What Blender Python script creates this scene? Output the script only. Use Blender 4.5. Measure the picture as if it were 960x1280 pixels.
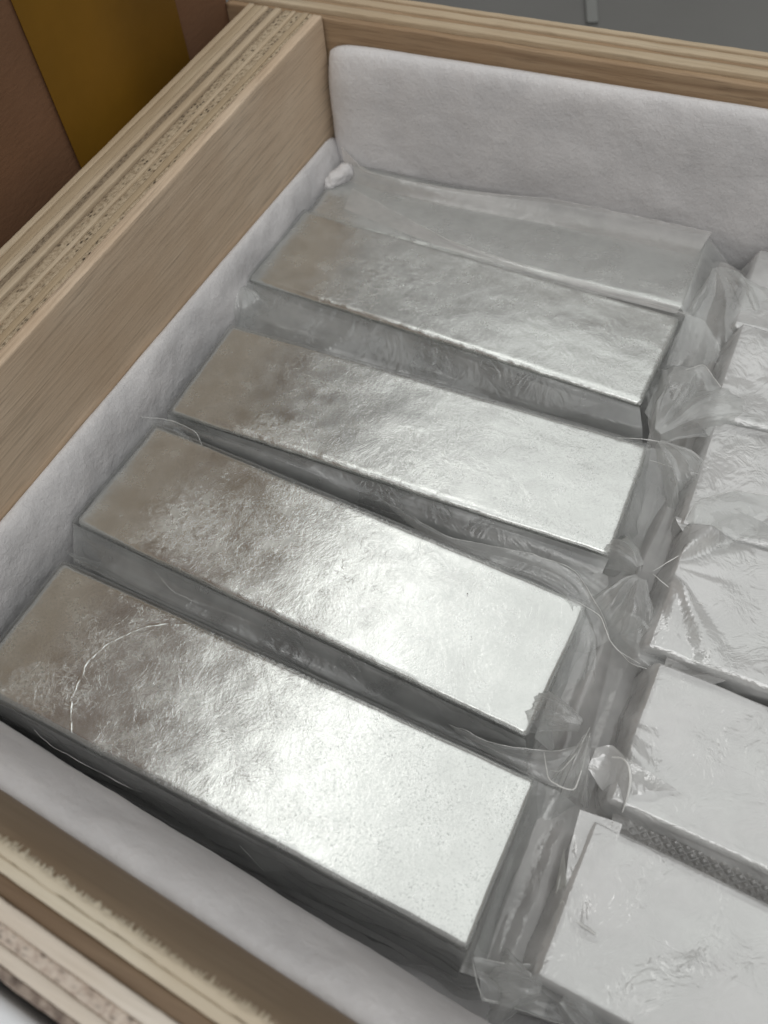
import bpy, math, random
import numpy as np
from mathutils import Matrix, Vector

for o in list(bpy.data.objects):
    bpy.data.objects.remove(o)
S = bpy.context.scene
COL = S.collection
MM = 0.001
rnd = random.Random(7)

# ------------------------------------------------------------------ camera
cam = bpy.data.cameras.new('camera')
cam.sensor_fit = 'HORIZONTAL'
cam.sensor_width = 36.0
cam.lens = 36.0 * 1087.077 / 960.0
cam.clip_start = 0.01
cam.clip_end = 50
cam.dof.use_dof = True
cam.dof.focus_distance = 0.205
cam.dof.aperture_fstop = 26
camo = bpy.data.objects.new('camera', cam)
COL.objects.link(camo)
camo.matrix_world = Matrix((
    (0.9005833, -0.3206761, 0.2934564, 0.1479876),
    (0.4281605, 0.7709265, -0.4715408, -0.2342869),
    (-0.0750215, 0.5503083, 0.8315844, 0.1352272),
    (0, 0, 0, 1)))
S.camera = camo

# ------------------------------------------------------------------ light
W = bpy.data.worlds.new('World')
S.world = W
W.use_nodes = True
bg = W.node_tree.nodes['Background']
bg.inputs['Color'].default_value = (0.84, 0.80, 0.78, 1)
bg.inputs['Strength'].default_value = 0.26


def area(name, loc, target, sx, sy, power, col):
    l = bpy.data.lights.new(name, 'AREA')
    l.shape = 'RECTANGLE'
    l.size = sx
    l.size_y = sy
    l.energy = power
    l.color = col
    o = bpy.data.objects.new(name, l)
    COL.objects.link(o)
    o.location = loc
    d = Vector(target) - Vector(loc)
    o.rotation_euler = d.to_track_quat('-Z', 'Y').to_euler()
    return o


area('ceiling_panel_light', (0.90, -0.05, 1.5), (0.90, -0.05, 0), 2.8, 2.95, 22.5, (0.975, 1.0, 0.99))
area('tube_light', (-0.36, 0.30, 1.48), (-0.36, 0.30, 0), 0.16, 1.0, 1.0, (1.0, 1.0, 0.97))
area('window_light', (0.4, -1.5, 1.1), (0.1, -0.1, 0), 1.4, 0.8, 7.0, (1.0, 1.0, 0.99))

S.view_settings.view_transform = 'Standard'
S.view_settings.look = 'None'
S.view_settings.exposure = 0.06
S.view_settings.gamma = 1
S.render.engine = 'CYCLES'
S.cycles.transparent_max_bounces = 32
S.cycles.max_bounces = 10
S.cycles.use_denoising = True
S.cycles.caustics_reflective = False
S.cycles.caustics_refractive = False


# ------------------------------------------------------------------ numpy noise
def _hash(i, j, k, seed):
    n = (i * 374761393 + j * 668265263 + k * 2147483647 + seed * 1274126177) & 0xFFFFFFFF
    n = ((n ^ (n >> 13)) * 1274126177) & 0xFFFFFFFF
    n = ((n ^ (n >> 16)) * 2246822519) & 0xFFFFFFFF
    return ((n ^ (n >> 15)) & 0xFFFFFF) / float(0xFFFFFF) * 2 - 1


def vn(x, y, z=0.0, seed=0):
    x, y, z = np.broadcast_arrays(np.asarray(x, float), np.asarray(y, float), np.asarray(z, float))
    i, j, k = np.floor(x).astype(np.int64), np.floor(y).astype(np.int64), np.floor(z).astype(np.int64)
    u, v, w = x - i, y - j, z - k
    u, v, w = [t * t * t * (t * (t * 6 - 15) + 10) for t in (u, v, w)]
    r = 0
    for a in (0, 1):
        for b in (0, 1):
            for c in (0, 1):
                r = r + _hash(i + a, j + b, k + c, seed) * (u if a else 1 - u) * (v if b else 1 - v) * (w if c else 1 - w)
    return r


def fbm(x, y, z=0.0, seed=0, oct=4):
    r, a, f, t = 0, 1.0, 1.0, 0
    for o in range(oct):
        r = r + a * vn(np.asarray(x) * f, np.asarray(y) * f, np.asarray(z) * f, seed + o * 17)
        t += a
        a *= 0.5
        f *= 2.03
    return r / t


def ridge(x, y, z=0.0, seed=0, oct=3):
    """sharp crease lines: 1 on the crease, falling away on both sides"""
    r, a, f, t = 0, 1.0, 1.0, 0
    for o in range(oct):
        r = r + a * (1 - np.abs(vn(np.asarray(x) * f, np.asarray(y) * f, np.asarray(z) * f, seed + o * 31)) * 2.2)
        t += a
        a *= 0.5
        f *= 1.9
    return r / t


def facets(x, y, seed=0, k=12, soft=0.02):
    """crumpled sheet: flat facets meeting in straight sharp creases"""
    rg = np.random.default_rng(seed)
    r = np.zeros(np.broadcast(x, y).shape)
    for i in range(k):
        a = rg.uniform(0, math.pi)
        cx, cy = rg.uniform(0, 1, 2)
        d = (x - cx) * math.cos(a) + (y - cy) * math.sin(a)
        t = -(x - cx) * math.sin(a) + (y - cy) * math.cos(a)
        w = np.exp(-(t / rg.uniform(0.25, 0.9)) ** 2)
        r += rg.choice([-1, 1]) * (np.sqrt(d * d + soft * soft * 0.05) - 0.25) * np.exp(-(d / rg.uniform(0.15, 0.6)) ** 2) * w
    return r * 1.6


def sstep(a, b, x):
    t = np.clip((np.asarray(x, float) - a) / (b - a), 0, 1)
    return t * t * (3 - 2 * t)


# ------------------------------------------------------------------ mesh helpers
def mesh_obj(name, verts, faces, mat, parent=None, smooth=True):
    me = bpy.data.meshes.new(name)
    verts = np.asarray(verts, np.float32)
    if isinstance(faces, np.ndarray) and faces.shape[1] == 4:
        me.vertices.add(len(verts))
        me.vertices.foreach_set('co', verts.ravel())
        me.loops.add(faces.size)
        me.loops.foreach_set('vertex_index', faces.astype(np.int32).ravel())
        me.polygons.add(len(faces))
        me.polygons.foreach_set('loop_start', np.arange(0, faces.size, 4, dtype=np.int32))
        me.polygons.foreach_set('loop_total', np.full(len(faces), 4, np.int32))
        me.update(calc_edges=True)
        me.validate()
    else:
        me.from_pydata([tuple(map(float, v)) for v in verts], [], [tuple(map(int, f)) for f in faces])
        me.update()
    if smooth:
        me.polygons.foreach_set('use_smooth', [True] * len(me.polygons))
    if mat:
        me.materials.append(mat)
    o = bpy.data.objects.new(name, me)
    COL.objects.link(o)
    if parent:
        o.parent = parent
    return o


def grid_faces(nu, nv, off=0, wrap_v=False):
    """vertices indexed i*nv+j"""
    i = np.arange(nu - 1)[:, None]
    j = np.arange(nv if wrap_v else nv - 1)[None, :]
    j2 = (j + 1) % nv
    f = np.stack([i * nv + j + 0 * j2, (i + 1) * nv + j + 0 * j2, (i + 1) * nv + j2, i * nv + j2], -1)
    return f.reshape(-1, 4) + off


def empty(name, loc, rz=0.0):
    o = bpy.data.objects.new(name, None)
    o.empty_display_size = 0.02
    COL.objects.link(o)
    o.location = loc
    o.rotation_euler = (0, 0, rz)
    return o


def tag(o, label=None, cat=None, group=None, kind=None):
    if label: o['label'] = label
    if cat: o['category'] = cat
    if group: o['group'] = group
    if kind: o['kind'] = kind
    return o


def rounded_box(x0, x1, y0, y1, z0, z1, r, step=2 * MM, edge=5, fn=None):
    """box with rounded edges from six welded grids; fn(P, N) may displace"""
    def coords(a, b):
        e = [a + r * (1 - math.cos(t * math.pi / 2 / edge)) * 1.0 for t in range(edge)]
        n = max(2, int((b - a - 2 * r) / step))
        m = [a + r + (b - a - 2 * r) * t / n for t in range(n + 1)]
        e2 = [b - (t - a) for t in reversed(e)]
        return np.array(e + m + e2)
    X, Y, Z = coords(x0, x1), coords(y0, y1), coords(z0, z1)
    V, F, off = [], [], 0
    for (A, B, ax, val, flip) in ((X, Y, 2, z1, 0), (X, Y, 2, z0, 1), (X, Z, 1, y0, 0), (X, Z, 1, y1, 1), (Y, Z, 0, x1, 0), (Y, Z, 0, x0, 1)):
        a, b = np.meshgrid(A, B, indexing='ij')
        c = np.full_like(a, val)
        P = {2: (a, b, c), 1: (a, c, b), 0: (c, a, b)}[ax]
        P = np.stack(P, -1).reshape(-1, 3)
        f = grid_faces(len(A), len(B), off)
        if flip: f = f[:, ::-1]
        V.append(P); F.append(f); off += len(P)
    V = np.concatenate(V); F = np.concatenate(F)
    lo = np.array([x0 + r, y0 + r, z0 + r]); hi = np.array([x1 - r, y1 - r, z1 - r])
    C = np.clip(V, lo, hi)
    D = V - C
    N = D / np.maximum(np.linalg.norm(D, axis=1, keepdims=True), 1e-9)
    V = C + N * r
    # weld
    key = np.round(V / 2e-6).astype(np.int64)
    _, idx, inv = np.unique(key, axis=0, return_index=True, return_inverse=True)
    V, N = V[idx], N[idx]
    F = inv.reshape(-1)[F]
    if fn is not None:
        V = fn(V, N)
    good = (F[:, 0] != F[:, 1]) & (F[:, 1] != F[:, 2]) & (F[:, 2] != F[:, 3]) & (F[:, 3] != F[:, 0])
    return V, F[good]


# ------------------------------------------------------------------ materials
def new_mat(name):
    m = bpy.data.materials.new(name)
    m.use_nodes = True
    nt = m.node_tree
    b = nt.nodes['Principled BSDF']
    return m, nt, b, nt.nodes['Material Output']


def nd(nt, t, **kw):
    n = nt.nodes.new(t)
    for k, v in kw.items():
        if k in n.inputs:
            n.inputs[k].default_value = v
        else:
            setattr(n, k, v)
    return n


def ramp(nt, fac, stops):
    r = nt.nodes.new('ShaderNodeValToRGB')
    el = r.color_ramp.elements
    while len(el) < len(stops): el.new(0.5)
    for e, (p, c) in zip(el, stops):
        e.position = p
        e.color = tuple(c) + (1,) if len(c) == 3 else c
    nt.links.new(fac, r.inputs['Fac'])
    return r


def g(v): return (v, v, v)


def coord(nt, scale, rot=(0, 0, 0), loc=(0, 0, 0)):
    tc = nt.nodes.new('ShaderNodeTexCoord')
    mp = nt.nodes.new('ShaderNodeMapping')
    mp.inputs['Scale'].default_value = scale
    mp.inputs['Rotation'].default_value = rot
    mp.inputs['Location'].default_value = loc
    nt.links.new(tc.outputs['Object'], mp.inputs['Vector'])
    return mp.outputs['Vector']


def noise(nt, vec, scale, detail=4, rough=0.55, dist=0.0):
    n = nd(nt, 'ShaderNodeTexNoise')
    n.inputs['Scale'].default_value = scale
    n.inputs['Detail'].default_value = detail
    n.inputs['Roughness'].default_value = rough
    n.inputs['Distortion'].default_value = dist
    nt.links.new(vec, n.inputs['Vector'])
    return n.outputs['Fac']


def math_n(nt, op, a, b=None):
    m = nd(nt, 'ShaderNodeMath', operation=op)
    for k, v in enumerate((a, b)):
        if v is None: continue
        if isinstance(v, (int, float)): m.inputs[k].default_value = v
        else: nt.links.new(v, m.inputs[k])
    return m.outputs[0]


def mixc(nt, fac, a, b):
    m = nd(nt, 'ShaderNodeMix', data_type='RGBA')
    if isinstance(fac, (int, float)): m.inputs[0].default_value = fac
    else: nt.links.new(fac, m.inputs[0])
    for k, v in ((6, a), (7, b)):
        if isinstance(v, tuple): m.inputs[k].default_value = v + (1,) if len(v) == 3 else v
        else: nt.links.new(v, m.inputs[k])
    return m.outputs[2]


def bump(nt, h, strength, dist, normal=None):
    b = nd(nt, 'ShaderNodeBump')
    b.inputs['Strength'].default_value = strength
    b.inputs['Distance'].default_value = dist
    nt.links.new(h, b.inputs['Height'])
    if normal is not None: nt.links.new(normal, b.inputs['Normal'])
    return b.outputs['Normal']


def metal_material(name, seed, crinkle=1.0, pits=1.0, arc=False):
    m, nt, b, out = new_mat(name)
    off = (seed * 3.17, seed * 1.71, seed * 0.53)
    v = coord(nt, (1, 1, 1), loc=off)
    big = noise(nt, v, 26, 3)
    mid = noise(nt, v, 160, 4, 0.6)
    fine = noise(nt, v, 1100, 4, 0.65)
    tint = ramp(nt, mid, [(0.3, (0.70, 0.71, 0.69)), (0.7, (0.80, 0.81, 0.79))])
    # small dark pits
    vo = nd(nt, 'ShaderNodeTexVoronoi'); vo.inputs['Scale'].default_value = 420
    nt.links.new(v, vo.inputs['Vector'])
    pit = ramp(nt, vo.outputs['Distance'], [(0.0, g(1)), (0.10 + 0.04 * pits, g(0))])
    pm = ramp(nt, noise(nt, v, 300, 2), [(0.66, g(0)), (0.74, g(1))])
    pitm = math_n(nt, 'MULTIPLY', pit.outputs[0], pm.outputs[0])
    col = mixc(nt, math_n(nt, 'MULTIPLY', pitm, 0.35 * pits), tint.outputs[0], (0.30, 0.31, 0.30))
    nt.links.new(col, b.inputs['Base Color'])
    worm = ramp(nt, noise(nt, v, 2300, 2, 0.5, 1.2), [(0.54, g(0)), (0.64, g(1))])
    wm = math_n(nt, 'MULTIPLY', worm.outputs[0], ramp(nt, mid, [(0.35, g(0.12)), (0.65, g(0.55))]).outputs[0])
    col = mixc(nt, math_n(nt, 'MULTIPLY', wm, pits * 1.0), col, (0.36, 0.38, 0.36))
    nt.links.new(col, b.inputs['Base Color'])
    b.inputs['Metallic'].default_value = 1.0
    rr = ramp(nt, mid, [(0.3, g(0.20)), (0.72, g(0.30))])
    nt.links.new(rr.outputs[0], b.inputs['Roughness'])
    # crinkled patches
    vw = coord(nt, (1, 1.25, 1), rot=(0, 0, 0.6), loc=off)
    cr = noise(nt, vw, 520, 5, 0.62, 0.9)
    crr = math_n(nt, 'ABSOLUTE', math_n(nt, 'SUBTRACT', cr, 0.5))
    mask = ramp(nt, big, [(0.47, g(0.04)), (0.64, g(1))])
    tcx = nt.nodes.new('ShaderNodeTexCoord'); sx = nt.nodes.new('ShaderNodeSeparateXYZ')
    nt.links.new(tcx.outputs['Object'], sx.inputs[0])
    wob = math_n(nt, 'ADD', math_n(nt, 'MULTIPLY', sx.outputs[0], 1 / 0.1238), math_n(nt, 'MULTIPLY', math_n(nt, 'SUBTRACT', big, 0.5), 0.5))
    zone = ramp(nt, wob, [(0.10, g(0.12)), (0.30, g(1.0)), (0.46, g(0.8)), (0.62, g(0.06))])
    crm = math_n(nt, 'MULTIPLY', math_n(nt, 'MULTIPLY', crr, mask.outputs[0]), zone.outputs[0])
    sp = math_n(nt, 'ABSOLUTE', math_n(nt, 'SUBTRACT', noise(nt, vw, 210, 3, 0.55, 2.2), 0.5))
    spl = ramp(nt, sp, [(0.0, g(1)), (0.018, g(0))])
    spm = ramp(nt, noise(nt, v, 130, 2), [(0.52, g(0)), (0.66, g(1))])
    crm = math_n(nt, 'ADD', crm, math_n(nt, 'MULTIPLY', math_n(nt, 'MULTIPLY', spl.outputs[0], spm.outputs[0]), math_n(nt, 'MULTIPLY', zone.outputs[0], 0.16)))
    if arc:
        dv = noise(nt, v, 90, 3)
        ax = math_n(nt, 'SUBTRACT', sx.outputs[0], 0.0465); ay = math_n(nt, 'MULTIPLY', math_n(nt, 'SUBTRACT', sx.outputs[1], 0.015), 1.15)
        rr_ = math_n(nt, 'SQRT', math_n(nt, 'ADD', math_n(nt, 'MULTIPLY', ax, ax), math_n(nt, 'MULTIPLY', ay, ay)))
        rr_ = math_n(nt, 'ADD', rr_, math_n(nt, 'MULTIPLY', math_n(nt, 'SUBTRACT', dv, 0.5), 0.0045))
        dd_ = math_n(nt, 'ABSOLUTE', math_n(nt, 'SUBTRACT', rr_, 0.0235))
        brk = ramp(nt, noise(nt, v, 330, 3), [(0.40, g(0.25)), (0.60, g(0.9))])
        line = ramp(nt, math_n(nt, 'MULTIPLY', dd_, 1000), [(0.0, g(1)), (0.30, g(0))])
        dd2 = math_n(nt, 'ABSOLUTE', math_n(nt, 'SUBTRACT', dd_, math_n(nt, 'MULTIPLY', dv, 0.0026)))
        line2 = ramp(nt, math_n(nt, 'MULTIPLY', dd2, 1000), [(0.0, g(0.5)), (0.22, g(0))])
        both = math_n(nt, 'MULTIPLY', math_n(nt, 'ADD', line.outputs[0], math_n(nt, 'MULTIPLY', line2.outputs[0], 0.25)), brk.outputs[0])
        side_ = ramp(nt, math_n(nt, 'MULTIPLY', sx.outputs[0], 10), [(0.36, g(1)), (0.46, g(0.0))])
        crm = math_n(nt, 'ADD', crm, math_n(nt, 'MULTIPLY', math_n(nt, 'MULTIPLY', both, side_.outputs[0]), 0.21))
    n1 = bump(nt, big, 0.035, 0.010)
    n2 = bump(nt, crm, 0.55 * crinkle, 0.0005, n1)
    n3 = bump(nt, fine, 0.17, 0.00020, n2)
    n4 = bump(nt, pitm, -0.4 * pits, 0.0001, n3)
    nt.links.new(n4, b.inputs['Normal'])
    return m


def film_material(name, milk, gloss_rough=0.09, tint=(0.86, 0.87, 0.86), wr=1.0, seed=0, trans=0.45, refl=0.075):
    """thin polythene: clear seen face on, whiter where the sheet turns edge on"""
    m, nt, b, out = new_mat(name)
    nt.nodes.remove(b)
    v = coord(nt, (1, 1, 1), loc=(seed, seed * .7, 0))
    wv = noise(nt, v, 120, 4, 0.6, 1.0)
    wf = noise(nt, v, 700, 3, 0.6, 0.6)
    rid = math_n(nt, 'ABSOLUTE', math_n(nt, 'SUBTRACT', wv, 0.5))
    n1 = bump(nt, rid, 0.5 * wr, 0.0020)
    n2 = bump(nt, wf, 0.25 * wr, 0.0003, n1)
    tr = nd(nt, 'ShaderNodeBsdfTransparent'); tr.inputs['Color'].default_value = (0.985, 0.99, 0.985, 1)
    df = nd(nt, 'ShaderNodeBsdfDiffuse'); df.inputs['Color'].default_value = tint + (1,)
    tl = nd(nt, 'ShaderNodeBsdfTranslucent'); tl.inputs['Color'].default_value = tint + (1,)
    gl = nd(nt, 'ShaderNodeBsdfGlossy'); gl.inputs['Roughness'].default_value = gloss_rough
    for s in (df, gl): nt.links.new(n2, s.inputs['Normal'])
    milkmix = nd(nt, 'ShaderNodeMixShader'); milkmix.inputs[0].default_value = trans
    nt.links.new(df.outputs[0], milkmix.inputs[1]); nt.links.new(tl.outputs[0], milkmix.inputs[2])
    lw = nd(nt, 'ShaderNodeLayerWeight'); lw.inputs['Blend'].default_value = 0.5
    nt.links.new(n2, lw.inputs['Normal'])
    fac = math_n(nt, 'POWER', lw.outputs['Facing'], 2.6)
    cloud = ramp(nt, noise(nt, v, 60, 3), [(0.35, g(0.65)), (0.65, g(1.25))])
    base = math_n(nt, 'MULTIPLY', cloud.outputs[0], milk)
    am = math_n(nt, 'MINIMUM', math_n(nt, 'ADD', base, math_n(nt, 'MULTIPLY', fac, 0.45)), 0.93)
    m1 = nd(nt, 'ShaderNodeMixShader')
    nt.links.new(am, m1.inputs[0]); nt.links.new(tr.outputs[0], m1.inputs[1]); nt.links.new(milkmix.outputs[0], m1.inputs[2])
    fr5 = math_n(nt, 'ADD', math_n(nt, 'MULTIPLY', math_n(nt, 'POWER', lw.outputs['Facing'], 4.5), 0.9), refl)
    m2 = nd(nt, 'ShaderNodeMixShader')
    nt.links.new(math_n(nt, 'MINIMUM', fr5, 0.7), m2.inputs[0])
    nt.links.new(m1.outputs[0], m2.inputs[1]); nt.links.new(gl.outputs[0], m2.inputs[2])
    nt.links.new(m2.outputs[0], out.inputs['Surface'])
    return m


def wood_material(name, c1, c2, axis=1, grain=1.0, seed=0, rough=0.62, pores=0.5, bumps=1.0):
    """grain runs along the given axis (0 = x, 1 = y)"""
    m, nt, b, out = new_mat(name)
    st = [260, 260, 260]; st[axis] = 9
    v = coord(nt, tuple(st), rot=(0.4, 0.5, 0.6), loc=(seed * 1.3, seed * 0.7, seed))
    n1 = noise(nt, v, 1.0, 5, 0.6, 0.6)
    st2 = [1500, 1500, 1500]; st2[axis] = 60
    v2 = coord(nt, tuple(st2), rot=(0.5, 0.3, 0.8), loc=(seed, seed, 0))
    n2 = noise(nt, v2, 1.0, 3, 0.6)
    v3 = coord(nt, (1, 1, 1), loc=(seed, 0, 0))
    n3 = noise(nt, v3, 22, 3)
    r1 = ramp(nt, n1, [(0.30, c2), (0.62, c1)])
    c = mixc(nt, math_n(nt, 'MULTIPLY', ramp(nt, n2, [(0.50, g(0)), (0.72, g(1))]).outputs[0], pores), r1.outputs[0], tuple(x * 0.35 for x in c2))
    n3r = ramp(nt, n3, [(0.38, g(0)), (0.66, g(0.75))])
    c = mixc(nt, n3r.outputs[0], c, tuple(x * q for x, q in zip(c1, (0.80, 0.74, 0.68))))
    nt.links.new(c, b.inputs['Base Color'])
    b.inputs['Roughness'].default_value = rough
    b.inputs['Specular IOR Level'].default_value = 0.3
    nn = bump(nt, n1, 0.35 * bumps, 0.0006)
    nn = bump(nt, n2, 0.45 * bumps, 0.0003, nn)
    nt.links.new(nn, b.inputs['Normal'])
    return m


def end_grain_material(name, c1, c2, seed=0, scale=1.0, dark=0.6):
    m, nt, b, out = new_mat(name)
    v = coord(nt, (1, 1, 1), loc=(seed, seed * 2.1, 0))
    n1 = noise(nt, v, 900 * scale, 4, 0.7)
    n2 = noise(nt, v, 90, 3)
    vo = nd(nt, 'ShaderNodeTexVoronoi'); vo.inputs['Scale'].default_value = 1.0 * scale
    vs = coord(nt, (1100, 520, 900) if 'left' in name else (520, 1100, 900), rot=(0, 0, 0.1))
    nt.links.new(vs, vo.inputs['Vector'])
    r = ramp(nt, n1, [(0.32, c2), (0.58, c1)])
    holes = ramp(nt, vo.outputs['Distance'], [(0.16, g(1)), (0.42, g(0))])
    msk = math_n(nt, 'MULTIPLY', holes.outputs[0], ramp(nt, n2, [(0.38, g(0.15)), (0.58, g(dark))]).outputs[0])
    c = mixc(nt, msk, r.outputs[0], tuple(x * 0.22 for x in c2))
    nt.links.new(c, b.inputs['Base Color'])
    b.inputs['Roughness'].default_value = 0.8
    b.inputs['Specular IOR Level'].default_value = 0.2
    nt.links.new(bump(nt, n1, 0.7, 0.0006), b.inputs['Normal'])
    return m


def foam_material():
    m, nt, b, out = new_mat('white_foam')
    v = coord(nt, (1, 1, 1))
    n1 = noise(nt, v, 900, 5, 0.7, 1.0)
    n2 = noise(nt, v, 60, 6, 0.6)
    c = ramp(nt, n2, [(0.3, (0.66, 0.65, 0.655)), (0.7, (0.77, 0.755, 0.755))])
    nt.links.new(c.outputs[0], b.inputs['Base Color'])
    b.inputs['Roughness'].default_value = 0.7
    b.inputs['Specular IOR Level'].default_value = 0.25
    b.inputs['Subsurface Weight'].default_value = 0.15
    b.inputs['Subsurface Radius'].default_value = (1, 1, 1)
    b.inputs['Subsurface Scale'].default_value = 0.003
    nn = bump(nt, n2, 0.35, 0.004)
    nn = bump(nt, n1, 0.6, 0.0005, nn)
    nt.links.new(nn, b.inputs['Normal'])
    return m


def cardboard_material():
    m, nt, b, out = new_mat('cardboard')
    v = coord(nt, (1, 1, 1))
    n1 = noise(nt, v, 18, 4)
    vf = coord(nt, (60, 240, 900))
    n2 = noise(nt, vf, 1, 3)
    n3 = noise(nt, v, 900, 3)
    c = ramp(nt, n1, [(0.3, (0.18, 0.094, 0.05)), (0.7, (0.235, 0.125, 0.07))])
    c2 = mixc(nt, math_n(nt, 'MULTIPLY', n2, 0.3), c.outputs[0], (0.15, 0.085, 0.05))
    nt.links.new(c2, b.inputs['Base Color'])
    b.inputs['Roughness'].default_value = 0.75
    b.inputs['Specular IOR Level'].default_value = 0.25
    nn = bump(nt, n2, 0.15, 0.001)
    nn = bump(nt, n3, 0.15, 0.0003, nn)
    nt.links.new(nn, b.inputs['Normal'])
    return m


def tape_material():
    m, nt, b, out = new_mat('yellow_brown_tape')
    v = coord(nt, (1, 1, 1))
    n1 = noise(nt, v, 30, 4)
    c = ramp(nt, n1, [(0.3, (0.185, 0.092, 0.008)), (0.7, (0.225, 0.112, 0.010))])
    nt.links.new(c.outputs[0], b.inputs['Base Color'])
    b.inputs['Roughness'].default_value = 0.55
    b.inputs['Specular IOR Level'].default_value = 0.25
    nt.links.new(bump(nt, noise(nt, v, 120, 3), 0.2, 0.001), b.inputs['Normal'])
    return m


def floor_material():
    m, nt, b, out = new_mat('grey_floor')
    v = coord(nt, (1, 1, 1))
    n1 = noise(nt, v, 6, 5)
    n2 = noise(nt, v, 300, 3)
    c = ramp(nt, n1, [(0.3, (0.135, 0.135, 0.128)), (0.7, (0.17, 0.17, 0.162))])
    nt.links.new(c.outputs[0], b.inputs['Base Color'])
    b.inputs['Roughness'].default_value = 0.45
    nt.links.new(bump(nt, n2, 0.1, 0.0004), b.inputs['Normal'])
    return m


def plain(name, col, rough=0.6, bscale=500, bstr=0.15):
    m, nt, b, out = new_mat(name)
    v = coord(nt, (1, 1, 1))
    n1 = noise(nt, v, 40, 4)
    c = ramp(nt, n1, [(0.3, tuple(x * 0.9 for x in col)), (0.7, col)])
    nt.links.new(c.outputs[0], b.inputs['Base Color'])
    b.inputs['Roughness'].default_value = rough
    nt.links.new(bump(nt, noise(nt, v, bscale, 3), bstr, 0.0004), b.inputs['Normal'])
    return m


M_foam = foam_material()
M_card = cardboard_material()
M_tape = tape_material()
M_floor = floor_material()
M_white = plain('white_board', (0.80, 0.82, 0.84), 0.5)
M_clear = film_material('clear_film', 0.075, 0.08, seed=1, wr=0.45)
M_fold = film_material('folded_film', 0.30, 0.09, seed=2, wr=0.6, tint=(0.97, 0.98, 0.97), trans=0.5)
M_veil = film_material('cloudy_film', 0.50, 0.13, seed=4, wr=0.45, tint=(0.85, 0.83, 0.81))
M_milky = film_material('milky_film', 0.66, 0.12, wr=0.9, seed=3, tint=(0.85, 0.85, 0.84), trans=0.2, refl=0.20)

# ------------------------------------------------------------------ setting
fl = mesh_obj('floor', [(-4, -4, -0.100), (4, -4, -0.100), (4, 4, -0.100), (-4, 4, -0.100)], [(0, 1, 2, 3)], M_floor, smooth=False)
tag(fl, kind='structure')

# ------------------------------------------------------------------ crate
ZB = -0.0905          # underside of the crate
ZI = -0.0725          # its inner bottom


def ply(name, origin, ang, length, o0, o1, z0, z1, mat, parent, jit=0.15 * MM, seed=0, n=260, edge_jit=0.1 * MM, slope=0.0, top_noise=8.0):
    """one veneer of a board: runs 'length' along direction ang from origin, o0..o1 = offsets to its left"""
    t = np.linspace(0, length, n)
    d = np.array([math.cos(ang), math.sin(ang)]); nrm = np.array([-d[1], d[0]])
    prof = [(o0, z0, 0), (o0, z1 - 0.0016, 0), (o0, z1 - 0.0003, 0), (o0 + 0.00018, z1, 1), ((o0 * 2 + o1) / 3, z1, 1), ((o0 + 2 * o1) / 3, z1, 1), (o1 - 0.00018, z1, 1), (o1, z1 - 0.0003, 0), (o1, z1 - 0.0016, 0), (o1, z0, 0)]
    V = []
    for k, (o, z, top) in enumerate(prof):
        e = np.zeros(n)
        if o <= o0 + 1e-4: e = fbm(t / (1.6 * MM), k * 0.0, seed * 3.1, seed) * edge_jit
        if o >= o1 - 2e-4: e = fbm(t / (1.6 * MM), 7.0, seed * 3.1, seed + 5) * edge_jit
        if z1 - z > 0.001: e = np.zeros(n)
        zz = z + (fbm(t / (top_noise * MM), k * 0.35, seed, seed + 9) * jit if z1 - z < 0.001 else 0)
        zz = zz + slope * (o - o0) / max(o1 - o0, 1e-6) * (1 if z1 - z < 0.001 else 0)
        P = np.stack([origin[0] + d[0] * t + nrm[0] * (o + e), origin[1] + d[1] * t + nrm[1] * (o + e), zz + 0 * t], -1)
        V.append(P)
    V = np.concatenate(V)
    F = grid_faces(len(prof), n)[:, ::-1]
    m = len(prof)
    caps = []
    V = list(map(tuple, V))
    F = [tuple(f) for f in F]
    F.append(tuple(k * n for k in range(m)))
    F.append(tuple(k * n + n - 1 for k in reversed(range(m))))
    F.append((0, n - 1, (m - 1) * n + n - 1, (m - 1) * n))
    o = mesh_obj(name, V, F, mat, parent)
    for p_ in o.data.polygons:
        p_.use_smooth = len(p_.vertices) == 4 and p_.area < 1e-5
    return o


LT1, LT2 = (0.50, 0.405, 0.29), (0.38, 0.295, 0.20)
crate = empty('wooden_crate', (0.13, -0.12, ZB))
tag(crate, 'open light plywood crate with layered raw edges holding the silver bars', 'crate')
CR = Matrix.Translation((-0.13, 0.12, -ZB))


def in_crate(o, parent=crate):
    return o


w_inner_l = wood_material('plywood_face_left', (0.72, 0.578, 0.43), (0.63, 0.495, 0.36), 1, seed=1, pores=0.55)
w_lt_y = wood_material('light_ply_left', (0.64, 0.535, 0.39), (0.51, 0.405, 0.28), 1, seed=2, pores=0.35)
w_dk_y = end_grain_material('dark_ply_left', (0.34, 0.27, 0.19), (0.22, 0.165, 0.11), seed=3)
w_rg_y = end_grain_material('rough_ply_left', (0.54, 0.44, 0.31), (0.33, 0.25, 0.165), seed=4, dark=1.0)
w_tn_y = wood_material('tan_ply_left', (0.53, 0.425, 0.29), (0.42, 0.325, 0.21), 1, seed=5, pores=0.3)
w_lt_x = wood_material('light_ply_back', (0.60, 0.50, 0.36), (0.46, 0.36, 0.24), 0, seed=6, pores=0.4)
w_dk_x = wood_material('brown_ply_back', (0.42, 0.30, 0.19), (0.30, 0.20, 0.12), 0, seed=7, pores=0.5)
w_fr_lt = wood_material('light_ply_front', (0.66, 0.60, 0.48), (0.55, 0.48, 0.36), 0, seed=8, pores=0.15)
w_fr_wh = wood_material('pale_ply_front', (0.74, 0.68, 0.60), (0.62, 0.55, 0.46), 0, seed=9, pores=0.2)
w_fr_dk = wood_material('brown_ply_front', (0.22, 0.155, 0.10), (0.15, 0.10, 0.062), 0, seed=10, pores=0.3)
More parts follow.
